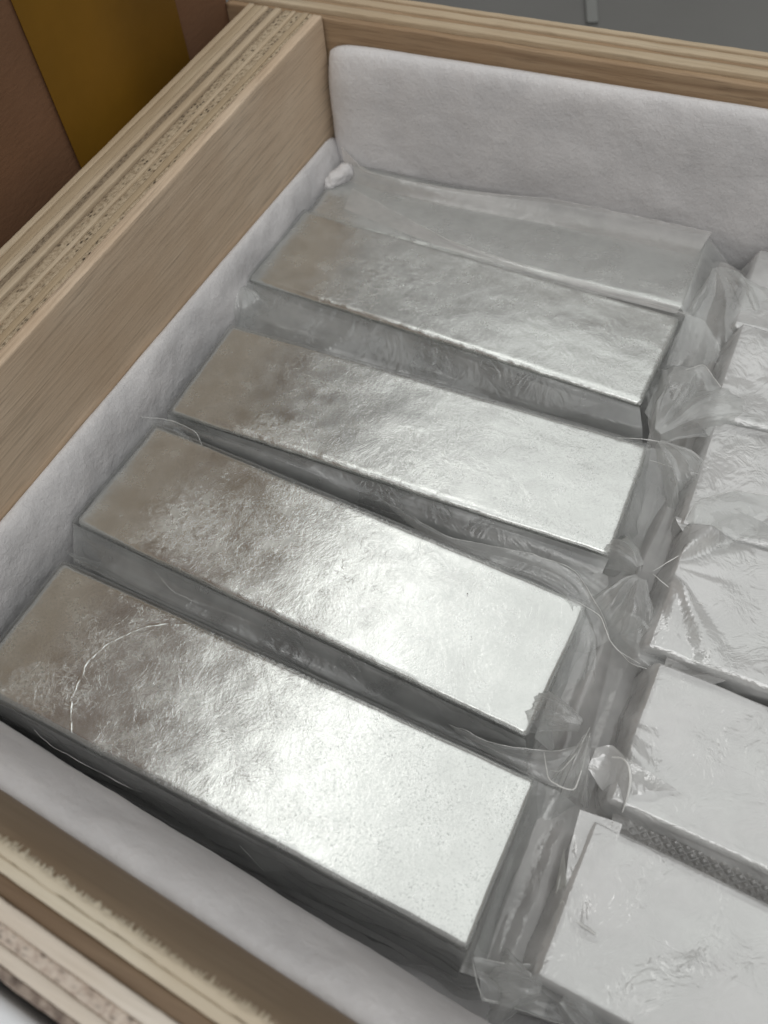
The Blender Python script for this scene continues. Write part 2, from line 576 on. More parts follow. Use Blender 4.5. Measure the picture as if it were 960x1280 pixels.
w_fr_sp = end_grain_material('speckled_ply_front', (0.62, 0.54, 0.46), (0.44, 0.35, 0.29), seed=11, dark=0.7)
w_fr_kn = end_grain_material('knotty_ply_front', (0.36, 0.30, 0.25), (0.16, 0.12, 0.10), seed=12, scale=0.45, dark=0.9)
w_fr_in = wood_material('inner_face_front', (0.27, 0.205, 0.14), (0.22, 0.165, 0.11), 0, seed=13, pores=0.15)

# all crate pieces are built in world coordinates, then parented with an inverse
crate_parts = []


def board(name, origin, ang, length, plies, z0=ZB, ztop=0.0, main=0, first=0.0):
    """plies: (thickness mm, material, top drop mm, jitter mm, edge jitter mm); piece number 'main' is the board's own mesh"""
    o = first
    objs = []
    for k, (th, mt, drop, jit, ej) in enumerate(plies):
        ob = ply('ply' if k != main else name, origin, ang, length, o, o + th * MM - 0.04 * MM, z0 if k == main else z0 + 0.2 * MM, ztop - drop * MM, mt, None,
                 jit * MM, seed=rnd.randint(1, 900), edge_jit=ej * MM)
        objs.append(ob)
        o += th * MM
    mo = objs[main]
    mo.parent = crate
    mo.matrix_parent_inverse = CR
    for k, ob in enumerate(objs):
        if k != main:
            ob.parent = mo
    return mo


# left board (two sheets side by side), inner face towards +x; runs along +y, offsets go to -x
left = board('side_board', (0.0050, -0.2345, 0), math.radians(90), 0.2330,
             [(3.2, w_inner_l, 0.10, 0.20, 0.12), (1.2, w_rg_y, 0.25, 0.25, 0.2), (2.0, w_tn_y, 0.05, 0.15, 0.15), (2.6, w_rg_y, 0.45, 0.30, 0.2),
              (1.3, w_lt_y, 0.05, 0.12, 0.1), (2.9, w_rg_y, 0.40, 0.30, 0.2), (0.9, w_dk_y, 0.9, 0.2, 0.1),
              (2.3, w_lt_y, 0.0, 0.10, 0.08), (2.3, w_dk_y, 0.50, 0.2, 0.1), (1.9, w_lt_y, 0.05, 0.10, 0.08), (3.2, w_tn_y, 0.20, 0.15, 0.1), (2.0, w_lt_y, 0.0, 0.1, 0.08)])
# back board, runs along +x, offsets go to +y
back = board('back_board', (-0.030, -0.0012, 0), math.radians(1.6), 0.345,
             [(2.6, w_dk_x, 1.6, 0.15, 0.1), (3.3, w_lt_x, 0.2, 0.15, 0.15), (2.2, w_dk_x, 0.7, 0.25, 0.2), (3.0, w_lt_x, 0.1, 0.15, 0.15), (1.2, w_dk_x, 0.5, 0.2, 0.15), (1.9, w_lt_x, 0.0, 0.1, 0.1)])
# front board, runs towards -x from its right end, offsets go to -y
front = board('front_board', (0.315, -0.2520, 0), math.radians(180 - 3.9), 0.345,
              [(1.7, w_fr_lt, 0.0, 0.12, 0.25), (1.9, w_fr_lt, 0.15, 0.08, 0.08), (2.6, w_fr_dk, 0.7, 0.12, 0.12), (2.5, w_fr_wh, 0.0, 0.10, 0.12),
               (2.2, w_fr_sp, 0.35, 0.25, 0.2), (2.1, w_fr_wh, 0.05, 0.1, 0.1), (1.5, w_fr_kn, 0.5, 0.35, 0.25)])
# right board, out of frame
right = board('side_board', (0.3000, 0.0050, 0), math.radians(-90), 0.240,
              [(4, w_inner_l, 0.1, 0.2, 0.1), (4, w_tn_y, 0.3, 0.2, 0.1), (4, w_lt_y, 0.0, 0.2, 0.1), (4, w_rg_y, 0.3, 0.2, 0.1), (4, w_lt_y, 0.0, 0.2, 0.1)])

# sloping inner veneer of the front board and its saw-torn fibres
n = 200
t = np.linspace(0, 0.345, n)
d = np.array([math.cos(math.radians(176.1)), math.sin(math.radians(176.1))]); nr = np.array([-d[1], d[0]])
rows = []
for (o, z) in ((0.00015, -0.0004), (-0.0006, -0.0005), (-0.0022, -0.0030), (-0.0052, -0.0105), (-0.0058, -0.014), (-0.0060, -0.07), (0.0001, -0.07)):
    rows.append(np.stack([0.315 + d[0] * t + nr[0] * o, -0.2520 + d[1] * t + nr[1] * o, z + 0.00010 * fbm(t / 0.01, o * 900, 0, 3)], -1))
V = np.concatenate(rows)
ob = mesh_obj('inner_veneer', V, grid_faces(7, n)[:, ::-1], w_fr_in, front)
V, F = [], []
for k in range(3200):
    s = rnd.uniform(0.0, 0.345)
    a = abs(rnd.gauss(0, 1))
    ln = 0.0002 + 0.00055 * min(a, 1.8) * (0.6 + 0.6 * float(vn(s / 0.004, 0, 0, 5)))
    ww = rnd.uniform(0.00005, 0.00014)
    sx = s + rnd.gauss(0, 0.0003)
    zt = rnd.uniform(-0.0001, 0.0003)
    def pt(s_, o_, z_): return (0.315 + d[0] * s_ + nr[0] * o_, -0.2520 + d[1] * s_ + nr[1] * o_, z_)
    b0 = len(V)
    V += [pt(s - ww, 0.0004, zt), pt(s + ww, 0.0004, zt), pt(sx + ww * .4, -ln, zt - ln * rnd.uniform(0.1, 0.7)), pt(sx - ww * .4, -ln, zt - ln * 0.5), pt(s, 0.0004, zt - 0.0003)]
    F += [(b0, b0 + 1, b0 + 2, b0 + 3), (b0, b0 + 3, b0 + 4), (b0 + 1, b0 + 4, b0 + 2)]
ob = mesh_obj('wood_fibres', V, F, w_fr_lt, front, smooth=False)
ob['kind'] = 'stuff'

V, F = rounded_box(-0.020, 0.3195, -0.250, 0.0125, ZB - 0.0, ZI, 0.0008, 0.02)
ob = mesh_obj('base_board', V, F, w_inner_l, crate)
ob.matrix_parent_inverse = CR
ob.location.z = 0.0


# ------------------------------------------------------------------ foam
def foam_strip(path_fn, n, prof, seed, amp=1.0, label=''):
    """path_fn(t) -> origin xy, inward xy direction, scale of thickness; prof: (inward mm, z mm)"""
    # resample profile smoothly
    P = np.array(prof, float)
    dd = np.r_[0, np.cumsum(np.linalg.norm(np.diff(P, axis=0), axis=1))]
    m = 46
    s = np.linspace(0, dd[-1], m)
    pi = np.interp(s, dd, P[:, 0]); pz = np.interp(s, dd, P[:, 1])
    for _ in range(3):
        pi[1:-1] = (pi[:-2] + pi[1:-1] * 2 + pi[2:]) / 4
        pz[1:-1] = (pz[:-2] + pz[1:-1] * 2 + pz[2:]) / 4
    V = []
    for i in range(n):
        t = i / (n - 1)
        (ox, oy), (ix, iy), sc, dz = path_fn(t)
        endr = min(1.0, math.sqrt(max(0.0, 1 - (1 - min(t, 1 - t) / 0.035) ** 2))) if min(t, 1 - t) < 0.035 else 1.0
        q = pi * sc * (0.35 + 0.65 * endr)
        zz = pz + dz - (1 - endr) * 5 * (pz > -60)
        w = fbm(t * 14, s / 14, 0, seed) * 0.9 * amp + fbm(t * 60, s / 3.5, 0, seed + 3) * 0.25 * amp
        msk = np.clip(pi / 3.0, 0, 1)
        V.append(np.stack([ox + ix * (q + w * msk) * MM, oy + iy * (q + w * msk) * MM, (zz + w * 0.5) * MM], -1))
    V = np.concatenate(V)
    F = [tuple(f) for f in grid_faces(n, m)]
    F.append(tuple(range(m))); F.append(tuple((n - 1) * m + k for k in reversed(range(m))))
    return V, F


def lerp(a, b, t): return a + (b - a) * t


# left
def pl(t):
    y = lerp(-0.2290, -0.0040, t)
    return (0.0052, y), (1, 0), 1.0 + 0.10 * math.sin(t * 5 + 1), lerp(5.2, -1.2, t ** 1.35)


V, F = foam_strip(pl, 220, [(0, -72), (0, -35.2), (0.5, -34.0), (1.3, -33.8), (2.5, -35.6), (3.7, -39.2), (4.6, -44), (5.3, -52), (5.8, -60), (6.0, -72)], 21)
o = mesh_obj('foam_sheet', V, F, M_foam)
tag(o, 'white foam strip packed along the left plywood board beside the bar ends', 'foam sheet', 'foam padding lining the crate')


def pb(t):
    x = lerp(0.0060, 0.2990, t)
    return (x, -0.0010 + (x + 0.03) * 0.028 - 0.0004), (0, -1), 1.0 + 0.75 * math.exp(-x / 0.035), lerp(-0.8, 1.2, t)


V, F = foam_strip(pb, 240, [(0, -72), (0, -5.2), (0.7, -4.2), (2.2, -4.0), (3.6, -5.0), (4.6, -8), (5.4, -16), (6.0, -28), (6.4, -40), (6.0, -52), (5.5, -72)], 33, 0.8)
o = mesh_obj('foam_sheet', V, F, M_foam)
tag(o, 'tall white foam sheet standing against the back plywood board', 'foam sheet', 'foam padding lining the crate')


def pf(t):
    x = lerp(0.0060, 0.2990, t)
    return (x, -0.2265 - 0.0682 * (x - 0.0) + 0.0002), (0, 1), 1.0, 0


V, F = foam_strip(pf, 240, [(0, -72), (0, -15), (0.8, -13.4), (2.4, -13.2), (5.0, -15.5), (8.0, -21), (10.4, -28), (12.2, -38), (13.0, -50), (13.2, -72)], 41, 0.8)
F = [f[::-1] for f in F]
o = mesh_obj('foam_sheet', V, F, M_foam)
tag(o, 'white foam sheet along the front board below the nearest bar', 'foam sheet', 'foam padding lining the crate')

V, F = rounded_box(0.007, 0.298, -0.228, -0.004, ZI + 0.0001, ZI + 0.003, 0.001, 0.006)
o = mesh_obj('foam_sheet', V, F, M_foam)
tag(o, 'flat white foam sheet underneath the silver bars on the crate bottom', 'foam sheet', 'foam padding lining the crate')

# small torn foam piece in the back left corner
V, F = rounded_box(-0.0030, 0.0030, -0.0060, 0.0050, -0.014, 0.002, 0.0028, 0.0007, fn=lambda P, N: P + N * (fbm(P[:, 0] / .005, P[:, 1] / .005, P[:, 2] / .005, 5, 4) * 0.0030)[:, None])
o = mesh_obj('foam_scrap', V, F, M_foam)
o.location = (0.0142, -0.0190, -0.0425)
o.scale = (0.8, 0.9, 1.1)
o.rotation_euler = (0.25, 0.3, -0.4)
tag(o, 'small rounded tuft of white foam in the back left corner behind the fourth bar', 'foam scrap')

# ------------------------------------------------------------------ ingots
BL, BW, BH = 0.1238, 0.0347, 0.0250
ZT = -0.0437


def bar_mesh(L, Wd, H, seed, r=0.0015, arc=False):
    def fn(P, N):
        x, y, z = P[:, 0], P[:, 1], P[:, 2]
        # draft: wider towards the bottom
        k = -z / H
        y = y + (y - Wd / 2) / (Wd / 2) * k * 0.0006
        x = x + (x - L / 2) / (L / 2) * k * 0.0005
        P = np.stack([x, y, z], -1)
        top = N[:, 2] > 0.5
        w = fbm(x / 0.030, y / 0.020, 0, seed) * 0.00028 + fbm(x / 0.007, y / 0.007, 0, seed + 4) * 0.000025
        edge = np.minimum.reduce([np.abs(x), np.abs(L - x), np.abs(y), np.abs(Wd - y)])
        w = w + ridge(x / 0.0045, y / 0.0045, 0, seed + 8, 4) * 0.00008 * (1 - sstep(0.0005, 0.0030, edge))
        P[:, 2] += np.where(N[:, 2] > -0.5, w, 0)
        cr = fbm(x / 0.012, y / 0.012, z / 0.01, seed + 12) * 0.00032 + fbm(x / 0.002, y / 0.002, z / 0.002, seed + 13) * 0.00007
        P[:, :2] += (N[:, :2] * cr[:, None])
        if arc:
            # raised circular rim left by the casting
            rr = np.hypot((x - 0.0465) * 1.0, (y - 0.0150) * 1.15) + fbm(x / .01, y / .01, 0, 3) * .0010
            a = np.exp(-((rr - 0.0235) / 0.00035) ** 2) * (x < 0.046)
            P[:, 2] += np.where(top, a * 0.00016, 0)
        return P
    return rounded_box(0, L, 0, Wd, -H, 0, r, 0.0006, 5, fn)


def shell_mesh(L, Wd, H, seed, loose=1.0, wr=1.0, top_wr=0.15, embed=0.0003, flare=(6, 6, 6, 6), emb=None):
    """film round a bar: rings from the middle of the top out over the edge and down; flare mm at -y, +x, +y, -x"""
    nl, nw = 300, 110
    side = np.concatenate([np.stack([np.full(nl, 0), np.linspace(0, 1, nl, endpoint=False)], 1),
                           np.stack([np.full(nw, 1), np.linspace(0, 1, nw, endpoint=False)], 1),
                           np.stack([np.full(nl, 2), np.linspace(0, 1, nl, endpoint=False)], 1),
                           np.stack([np.full(nw, 3), np.linspace(0, 1, nw, endpoint=False)], 1)])
    sd, tt = side[:, 0].astype(int), side[:, 1]
    bx = np.select([sd == 0, sd == 1, sd == 2, sd == 3], [tt, 1 + 0 * tt, 1 - tt, 0 * tt])
    by = np.select([sd == 0, sd == 1, sd == 2, sd == 3], [0 * tt, tt, 1 + 0 * tt, 1 - tt])
    per = np.select([sd == 0, sd == 1, sd == 2, sd == 3], [tt * L, L + tt * Wd, L + Wd + tt * L, 2 * L + Wd + tt * Wd])
    nx = np.select([sd == 1, sd == 3], [1.0, -1.0], 0.0)
    ny = np.select([sd == 0, sd == 2], [-1.0, 1.0], 0.0)
    N = np.stack([nx, ny], -1)
    for _ in range(14):
        N = (np.roll(N, 1, 0) + N * 2 + np.roll(N, -1, 0)) / 4
    N /= np.linalg.norm(N, axis=1, keepdims=True)
    corner = 1 - np.minimum(1, np.abs(np.abs(N).max(1)))            # >0 near corners
    fl = np.select([sd == 0, sd == 1, sd == 2, sd == 3], [flare[0], flare[1], flare[2], flare[3]]).astype(float)
    for _ in range(60):
        fl = (np.roll(fl, 1) + fl * 2 + np.roll(fl, -1)) / 4
    end = ((sd == 1) | (sd == 3)).astype(float)
    for _ in range(30):
        end = (np.roll(end, 1) + end * 2 + np.roll(end, -1)) / 4
    V = []
    ins = [Wd / 2 - 1e-5] + [Wd / 2 * (1 - k / 22) for k in range(1, 20)] + [0.0016, 0.0010, 0.0005, 0.0002]
    for q in ins:
        x = q + bx * (L - 2 * q); y = q + by * (Wd - 2 * q)
        z = embed + ridge(x / .011, y / .006, 0, seed) * 0.00012 * top_wr + fbm(x / .02, y / .01, 0, seed + 2) * 0.0003 * top_wr + 0.0001 * top_wr
        z = z + end * np.exp(-q / 0.003) * 0.00005 * ridge(x / .009, y / .006, 0, seed + 1, 2)
        if emb: z = z + emb(x, y)
        V.append(np.stack([x, y, z], -1))
    for k in range(1, 30):
        s = k / 29
        dz = -(H * 0.97) * s ** 1.1
        out = 0.0006 + fl * MM * (s ** 1.4) * loose
        fold = (ridge(per / 0.011, s * 1.3, 0, seed + 5, 2) * 0.5 + 0.5) * end * 1.6 + ridge(per / 0.022 + s * 1.5, s * 4.5, 0, seed + 6) * (1 - end) * 1.0
        out = out + np.clip(fold, -0.5, 2) * 0.0011 * wr * sstep(0.0, 0.25, s) * (0.5 + 0.5 * fl / 6)
        x = bx * L + N[:, 0] * out; y = by * Wd + N[:, 1] * out
        z = dz + embed + fbm(per / .01, s * 3, 0, seed + 7) * 0.0012 * wr * s
        if k == 1:
            z = z * 0 - 0.0004
        V.append(np.stack([x, y, z], -1))
    n = len(per)
    V = np.concatenate(V)
    F = grid_faces(len(ins) + 29, n, wrap_v=True)[:, ::-1]
    return V, F


def fan_mesh(origin, direc, length, spread, seed, z0=0.0, zend=-0.010, lift=0.003, nf=9, amp=0.0016, nu=110, nv=240, root=0.002, curl=0.0, rag=0.08):
    """gathered film: sharp folds radiating from a pinch, origin/direc in the parent's frame"""
    u = np.linspace(0, 1, nu)[:, None]
    v = np.linspace(-1, 1, nv)[None, :]
    U = u + 0 * v; Vv = v + 0 * u
    jag = np.abs(((v * 1.1 + seed * 0.37) % 1.0) - 0.5) * 2 * 0.16 - 0.1 + 0 * u
    ang = direc + Vv * spread + fbm(U * 1.5, Vv * 2.5, 0, seed) * 0.22 * spread
    ln = length * (1 + fbm(Vv * 3.0, 0, 0, seed + 1) * rag * 1.6 + jag)
    r = root + U * ln
    rg = np.random.default_rng(seed)
    fold = 0 * U
    for i in range(int(nf * 1.6)):
        c = rg.uniform(-1, 1) + fbm(U * 1.5, 0 * U, i, seed + i) * 0.10
        wd = rg.uniform(0.06, 0.35)
        d = np.abs(Vv - c)
        fold = fold + rg.choice([-1, 1]) * rg.uniform(0.5, 1) * np.clip(1 - d / wd, 0, 1) * (wd / 0.3 + 0.25) * sstep(0, rg.uniform(0.1, 0.5), U)
    fa = facets(U, Vv * 0.5 + 0.5, seed + 2, 8)
    A = amp * (0.45 + 0.55 * np.sin(np.clip(U * 1.15, 0, 1) * math.pi * 0.6))
    x = origin[0] + np.cos(ang) * r
    y = origin[1] + np.sin(ang) * r * 1.0
    z = origin[2] + z0 + (zend - z0) * U ** 1.3 + lift * np.sin(U * math.pi) * (1 - Vv ** 2 * 0.6) + fold * A + fa * A * 0.9 \
        - 0.0035 * sstep(0.72, 1.0, np.maximum(U, np.abs(Vv)))
    P = np.stack([x, y, z], -1).reshape(-1, 3)
    return P, grid_faces(nu, nv)


def patch_mesh(A, B, seed, amp=0.0006, fold_u=3.0, fold_v=1.0, sag=0.0, nu=160, nv=60, fine=0.3, belly=0.0, emboss=None):
    """sheet stretched between polyline A and polyline B (world coords), creased"""
    def res(P, n):
        P = np.array(P, float)
        d = np.r_[0, np.cumsum(np.linalg.norm(np.diff(P, axis=0), axis=1))]
        s = np.linspace(0, d[-1], n)
        Q = np.stack([np.interp(s, d, P[:, k]) for k in range(3)], 1)
        for _ in range(90):
            Q[1:-1] = (Q[:-2] + 2 * Q[1:-1] + Q[2:]) / 4
        return Q
    a, b = res(A, nu), res(B, nu)
    t = np.linspace(0, 1, nv)[None, :, None]
    P = a[:, None, :] * (1 - t) + b[:, None, :] * t
    U = np.linspace(0, 1, nu)[:, None]; T = t[..., 0]
    wf = np.sin(np.clip(T, 0, 1) * math.pi) ** 0.5 * 0.85 + 0.15
    fa = facets(U + 0 * T, T + 0 * U, seed, 9) * 2.2 + facets((U * fold_u) % 1.0 * 0 + U * fold_u * 0.6, T * fold_v * 0.6, seed + 3, 9) * 1.2 \
        + facets(U * 1.0 + 0 * T, T + 0 * U, seed + 5, 16, 0.008) * fine * 2
    dz = -sag * np.sin(T * math.pi) + fa * amp * wf
    if emboss:
        x, y = P[..., 0], P[..., 1]
        p_ = emboss[0]
        a_ = np.abs((((x * .9 + y * 1.1) / p_) % 1) - .5); b_ = np.abs((((x * .9 - y * 1.1) / p_) % 1) - .5)
        q_ = np.minimum(a_, b_) * 2
        dz = dz + emboss[1] * sstep(0.12, 0.6, q_) * sstep(0, emboss[2], U) * (1 - sstep(emboss[3] - .15, emboss[3], U)) * wf
    P[..., 2] += dz
    P[..., 1] += belly * np.sin(T * math.pi) + facets(U + 0 * T, T + 0 * U, seed + 7, 8) * amp * 0.6 * wf
    return P.reshape(-1, 3), grid_faces(nu, nv)


def to_local(P, root_loc, rz):
    P = np.asarray(P, float) - np.array(root_loc)
    c, s = math.cos(-rz), math.sin(-rz)
    return np.stack([P[:, 0] * c - P[:, 1] * s, P[:, 0] * s + P[:, 1] * c, P[:, 2]], -1)


GL = 'wrapped metal bars in the left row of the crate'
GR = 'milky wrapped bars in the right row of the crate'
# x, y, yaw, z, length, width, seed, label, crinkle, pits, flares(-y, +x, +y, -x)
left_bars = [
    (0.01675, -0.21132, -0.02438, ZT, BL, BW, 1, 'nearest silver bar beside the front foam, circular wrinkle arc on its top', 1.0, 1.3, (5, 7, 4, 3)),
    (0.01291, -0.16546, -0.05157, ZT, BL, BW, 2, 'second silver bar from the front, smooth bright right half with tiny dark specks', 1.0, 0.5, (4, 7, 4, 3)),
    (0.01534, -0.12511, 0.01652, ZT, BL, BW, 3, 'middle silver bar of the left row with a bright brushed top', 1.0, 1.0, (5, 8, 5, 3)),
    (0.00886, -0.07098, -0.03951, ZT, BL, BW, 4, 'fourth silver bar from the front with a bright glint along its front edge', 0.9, 0.8, (7, 6, 3, 3)),
    (0.01200, -0.03900, 0.0150, ZT - 0.0004, BL - 0.002, 0.0300, 5, 'rearmost dull silver bar under cloudy film against the back foam', 0.3, 0.5, (2, 6, 2, 3)),
]
roots = {}
for (x, y, rz, z, L, Wd, sd, lab, crk, pits, flr) in left_bars:
    r = empty('wrapped_bar', (x, y, z), rz)
    tag(r, lab, 'metal bar', GL)
    V, F = bar_mesh(L, Wd, BH, sd * 10)
    mesh_obj('bar', V, F, metal_material('cast_silver_metal', sd, crk, pits, sd == 1), r)
    V, F = shell_mesh(L, Wd, BH, sd * 100, flare=flr)
    mesh_obj('plastic_film', V, F, M_clear if sd < 5 else M_fold, r)
    roots[sd] = r

right_bars = [
    (0.1535, -0.2130, -0.040, ZT + 0.0005, 'front right bar in milky film beside the front foam, folded white bag end', 11, 0.0298),
    (0.1560, -0.1775, -0.025, ZT + 0.0005, 'second right bar in milky film with an upright curled white fold', 12, 0.0315),
    (0.1535, -0.1425, -0.010, ZT + 0.0010, 'third right bar in milky film with pleats spreading from a knot', 13, 0.0330),
    (0.1520, -0.1080, 0.010, ZT + 0.0000, 'fourth right bar in milky film with crumpled clear bag end', 14, 0.0325),
    (0.1500, -0.0735, 0.000, ZT + 0.0005, 'fifth right bar in milky film, pale top beside dark gap', 15, 0.0325),
    (0.1480, -0.0390, 0.010, ZT - 0.0005, 'rearmost right bar in milky film against the back foam', 16, 0.0310),
]
msil = metal_material('covered_silver_metal', 9, 0.5, 0.4)


def gathered(root, rz, pinch, seed, reach=0.034, amp=0.0026, n=16):
    """pleats running out from a knot in the film, as height over the bar's own x, y"""
    q = to_local([pinch], root, rz)[0]
    rg = np.random.default_rng(seed)
    cs = rg.uniform(-math.pi, math.pi, n); ws = rg.uniform(0.14, 0.34, n); sg = rg.choice([-0.6, 1], n); rr = rg.uniform(0.35, 1.0, n) * reach
    def f(x, y):
        dx, dy = x - q[0], y - q[1]
        r = np.hypot(dx, dy); a = np.arctan2(dy, dx)
        z = 0 * x
        for c, w, g_, e in zip(cs, ws, sg, rr):
            aa = np.abs(((a - c + fbm(r / 0.03, c, 0, seed) * 0.10) + math.pi) % (2 * math.pi) - math.pi)
            z = z + g_ * np.clip(1 - aa / w, 0, 1) * (w / 0.30) * amp * sstep(0.001, 0.008, r) * (1 - sstep(e * 0.4, e, r))
        return z + amp * 0.8 * np.exp(-(r / 0.009) ** 2)
    return f


def swell(seed, amp=0.0018, x0=0.02):
    def f(x, y):
        return np.abs(facets(x / 0.05, y / 0.05, seed, 12, 0.03)) * amp
    return f


proto_bar = None
for (x, y, rz, z, lab, sd, Wd) in right_bars:
    r = empty('wrapped_bar', (x, y, z), rz)
    tag(r, lab, 'metal bar', GR)
    V, F = bar_mesh(BL, Wd, BH, sd * 10)
    mesh_obj('bar', V, F, msil, r)
    em = [swell(sd)]
    if sd == 12: em.append(gathered((x, y, z), rz, (0.1475, -0.1605, z), 5))
    if sd == 13: em.append(gathered((x, y, z), rz, (0.1520, -0.1235, z), 6))
    if sd == 15: em.append(gathered((x, y, z), rz, (0.1460, -0.0640, z), 7, 0.015, 0.0010))
    V, F = shell_mesh(BL, Wd, BH, sd * 100, top_wr=0.8, wr=1.0, flare=(3, 5, 3, 6), embed=0.0007, emb=lambda a_, b_: np.maximum(sum(e(a_, b_) for e in em), -0.0004))
    mesh_obj('plastic_film', V, F, M_milky, r)
    roots[sd] = r

#@FILM@
M_hem_glint = film_material('film_hem_glint', 0.80, 0.10, seed=5, tint=(0.95, 0.95, 0.93), trans=0.3)  # bag hem whitened so its colour carries the bright rim highlights
M_white_fold = film_material('white_fold', 0.85, 0.15, seed=6, tint=(0.90, 0.91, 0.87), wr=0.5)


def film_patch(k, A, B, mat, hem_a=0, hem_b=0, **kw):
    P, F = patch_mesh(A, B, **kw)
    r = roots[k]
    mesh_obj('film_fold', to_local(P, r.location, r.rotation_euler.z), F, mat, r)
    for L, h in ((A, hem_a), (B, hem_b)):
        if h: film_hem_glint(k, L, h)


def film_fan(k, o, direc, length, spread, mat, **kw):
    P, F = fan_mesh(o, direc, length, spread, **kw)
    r = roots[k]
    mesh_obj('film_pleat', to_local(P, r.location, r.rotation_euler.z), F, mat, r)


def film_hem_glint(k, L, rad=0.12):
    P = np.array(L, float)
    dd = np.r_[0, np.cumsum(np.linalg.norm(np.diff(P, axis=0), axis=1))]
    n = max(24, int(dd[-1] / 0.0005))
    s = np.linspace(0, dd[-1], n)
    Q = np.stack([np.interp(s, dd, P[:, c]) for c in range(3)], 1)
    for _ in range(max(4, n // 8)):
        Q[1:-1] = (Q[:-2] + 2 * Q[1:-1] + Q[2:]) / 4
    Q[:, 2] += fbm(s / 0.004, k, 0, n) * 0.0004
    Q[:, 1] += fbm(s / 0.004, k + 9, 0, n) * 0.0003
    T = np.gradient(Q, axis=0); T /= np.linalg.norm(T, axis=1, keepdims=True)
    side = np.cross(T, np.array([0, 0, 1.0])); side /= np.linalg.norm(side, axis=1, keepdims=True) + 1e-9
    up = np.cross(side, T)
    taper = np.sin(np.linspace(0.08, math.pi - 0.08, n)) ** 0.5 * (0.75 + 0.45 * fbm(s / 0.003, 3, 0, n + 1))
    V = []
    for a in range(6):
        t = a * math.pi / 3
        V.append(Q + (side * math.cos(t) * 1.5 + up * math.sin(t) * 0.7) * (rad * MM * taper)[:, None])
    V = np.stack(V, 1).reshape(-1, 3)
    r = roots[k]
    mesh_obj('film_edge_glint', to_local(V, r.location, r.rotation_euler.z), grid_faces(n, 6, wrap_v=True), M_hem_glint, r)


film_patch(5, [[0.01043, -0.00901, -0.038], [0.02269, -0.01676, -0.04], [0.0515, -0.01433, -0.041], [0.08676, -0.00838, -0.0405], [0.13326, -0.00681, -0.041]], [[0.01803, -0.01968, -0.0443], [0.05383, -0.01991, -0.0443], [0.09049, -0.01808, -0.0443], [0.13046, -0.0187, -0.0443]], M_veil, 0.1, 0, seed=1, amp=0.00033, sag=0.0004, fine=0.12)
film_patch(5, [[0.0203, -0.02166, -0.0436], [0.06007, -0.0345, -0.0433], [0.08454, -0.03715, -0.0432], [0.13266, -0.03826, -0.0433]], [[0.02242, -0.03177, -0.0439], [0.05013, -0.03657, -0.0439], [0.08356, -0.04115, -0.0439], [0.13246, -0.0404, -0.0439]], M_veil, 0.08, 0, seed=2, amp=0.00016, fine=0.12)
film_fan(5, [0.13721, -0.01903, -0.042], -0.970, 0.0278, 0.9, M_fold, zend=-0.0080, nf=6, amp=0.0016, seed=3)
film_patch(5, [[0.13254, -0.00675, -0.043], [0.14088, -0.00776, -0.05], [0.15056, -0.03412, -0.052]], [[0.13318, -0.03796, -0.044], [0.13962, -0.04383, -0.05], [0.14628, -0.04606, -0.055]], M_fold, 0, 0, seed=5, amp=0.00099, fold_u=2, fold_v=2, fine=0.12)
film_patch(4, [[0.1349, -0.03935, -0.044], [0.13991, -0.03793, -0.046], [0.1479, -0.04597, -0.048]], [[0.13433, -0.07823, -0.044], [0.13858, -0.08023, -0.048], [0.14557, -0.07976, -0.052]], M_fold, 0, 0, seed=6, amp=0.00082, fold_u=2.5, fold_v=2, sag=0.002, fine=0.12)
film_fan(4, [0.13888, -0.08667, -0.042], 1.242, 0.0313, 0.75, M_fold, zend=-0.0040, nf=6, amp=0.0018, seed=7, lift=0.004)
film_fan(4, [0.13888, -0.08667, -0.042], -0.570, 0.0161, 0.5, M_fold, zend=-0.0040, nf=3, amp=0.001, seed=8)
film_patch(4, [[0.13653, -0.06488, -0.043], [0.14418, -0.06026, -0.04], [0.15124, -0.06602, -0.042], [0.15783, -0.07091, -0.042]], [[0.14291, -0.07445, -0.046], [0.14828, -0.07781, -0.043], [0.15107, -0.08088, -0.043], [0.15573, -0.08062, -0.046]], M_fold, 0.1, 0, seed=9, amp=0.00073, fine=0.12)
film_hem_glint(4, [[0.124, -0.08927, -0.046], [0.13573, -0.08792, -0.043], [0.14361, -0.08694, -0.043], [0.14982, -0.08686, -0.044]], 0.12)
film_hem_glint(4, [[0.15155, -0.06783, -0.0415], [0.15456, -0.0698, -0.0412], [0.15716, -0.07146, -0.042]], 0.16)
film_patch(3, [[0.13801, -0.08956, -0.0439], [0.14581, -0.08727, -0.0435], [0.15338, -0.08996, -0.044], [0.15599, -0.10159, -0.046]], [[0.14045, -0.12136, -0.0445], [0.14478, -0.12129, -0.05], [0.15019, -0.11995, -0.05], [0.15389, -0.11084, -0.052]], M_fold, 0, 0, seed=10, amp=0.00042, sag=0.004, fold_u=1, fold_v=1, fine=0.12)
film_hem_glint(3, [[0.13983, -0.09363, -0.043], [0.14642, -0.094, -0.0425], [0.15416, -0.09371, -0.0425], [0.16693, -0.08936, -0.042]], 0.1)
film_patch(14, [[0.15224, -0.10923, -0.0416], [0.15354, -0.10277, -0.0406], [0.16106, -0.09588, -0.0413], [0.17094, -0.09423, -0.0414]], [[0.16265, -0.11374, -0.0418], [0.16372, -0.11149, -0.041], [0.16656, -0.10768, -0.0414], [0.17306, -0.10448, -0.0414]], M_fold, 0.1, 0, seed=11, amp=0.00092, fold_u=1.6, fine=0.12)
film_hem_glint(14, [[0.15258, -0.10988, -0.0415], [0.15647, -0.11171, -0.041], [0.15993, -0.11308, -0.041], [0.16149, -0.11303, -0.0415]], 0.12)
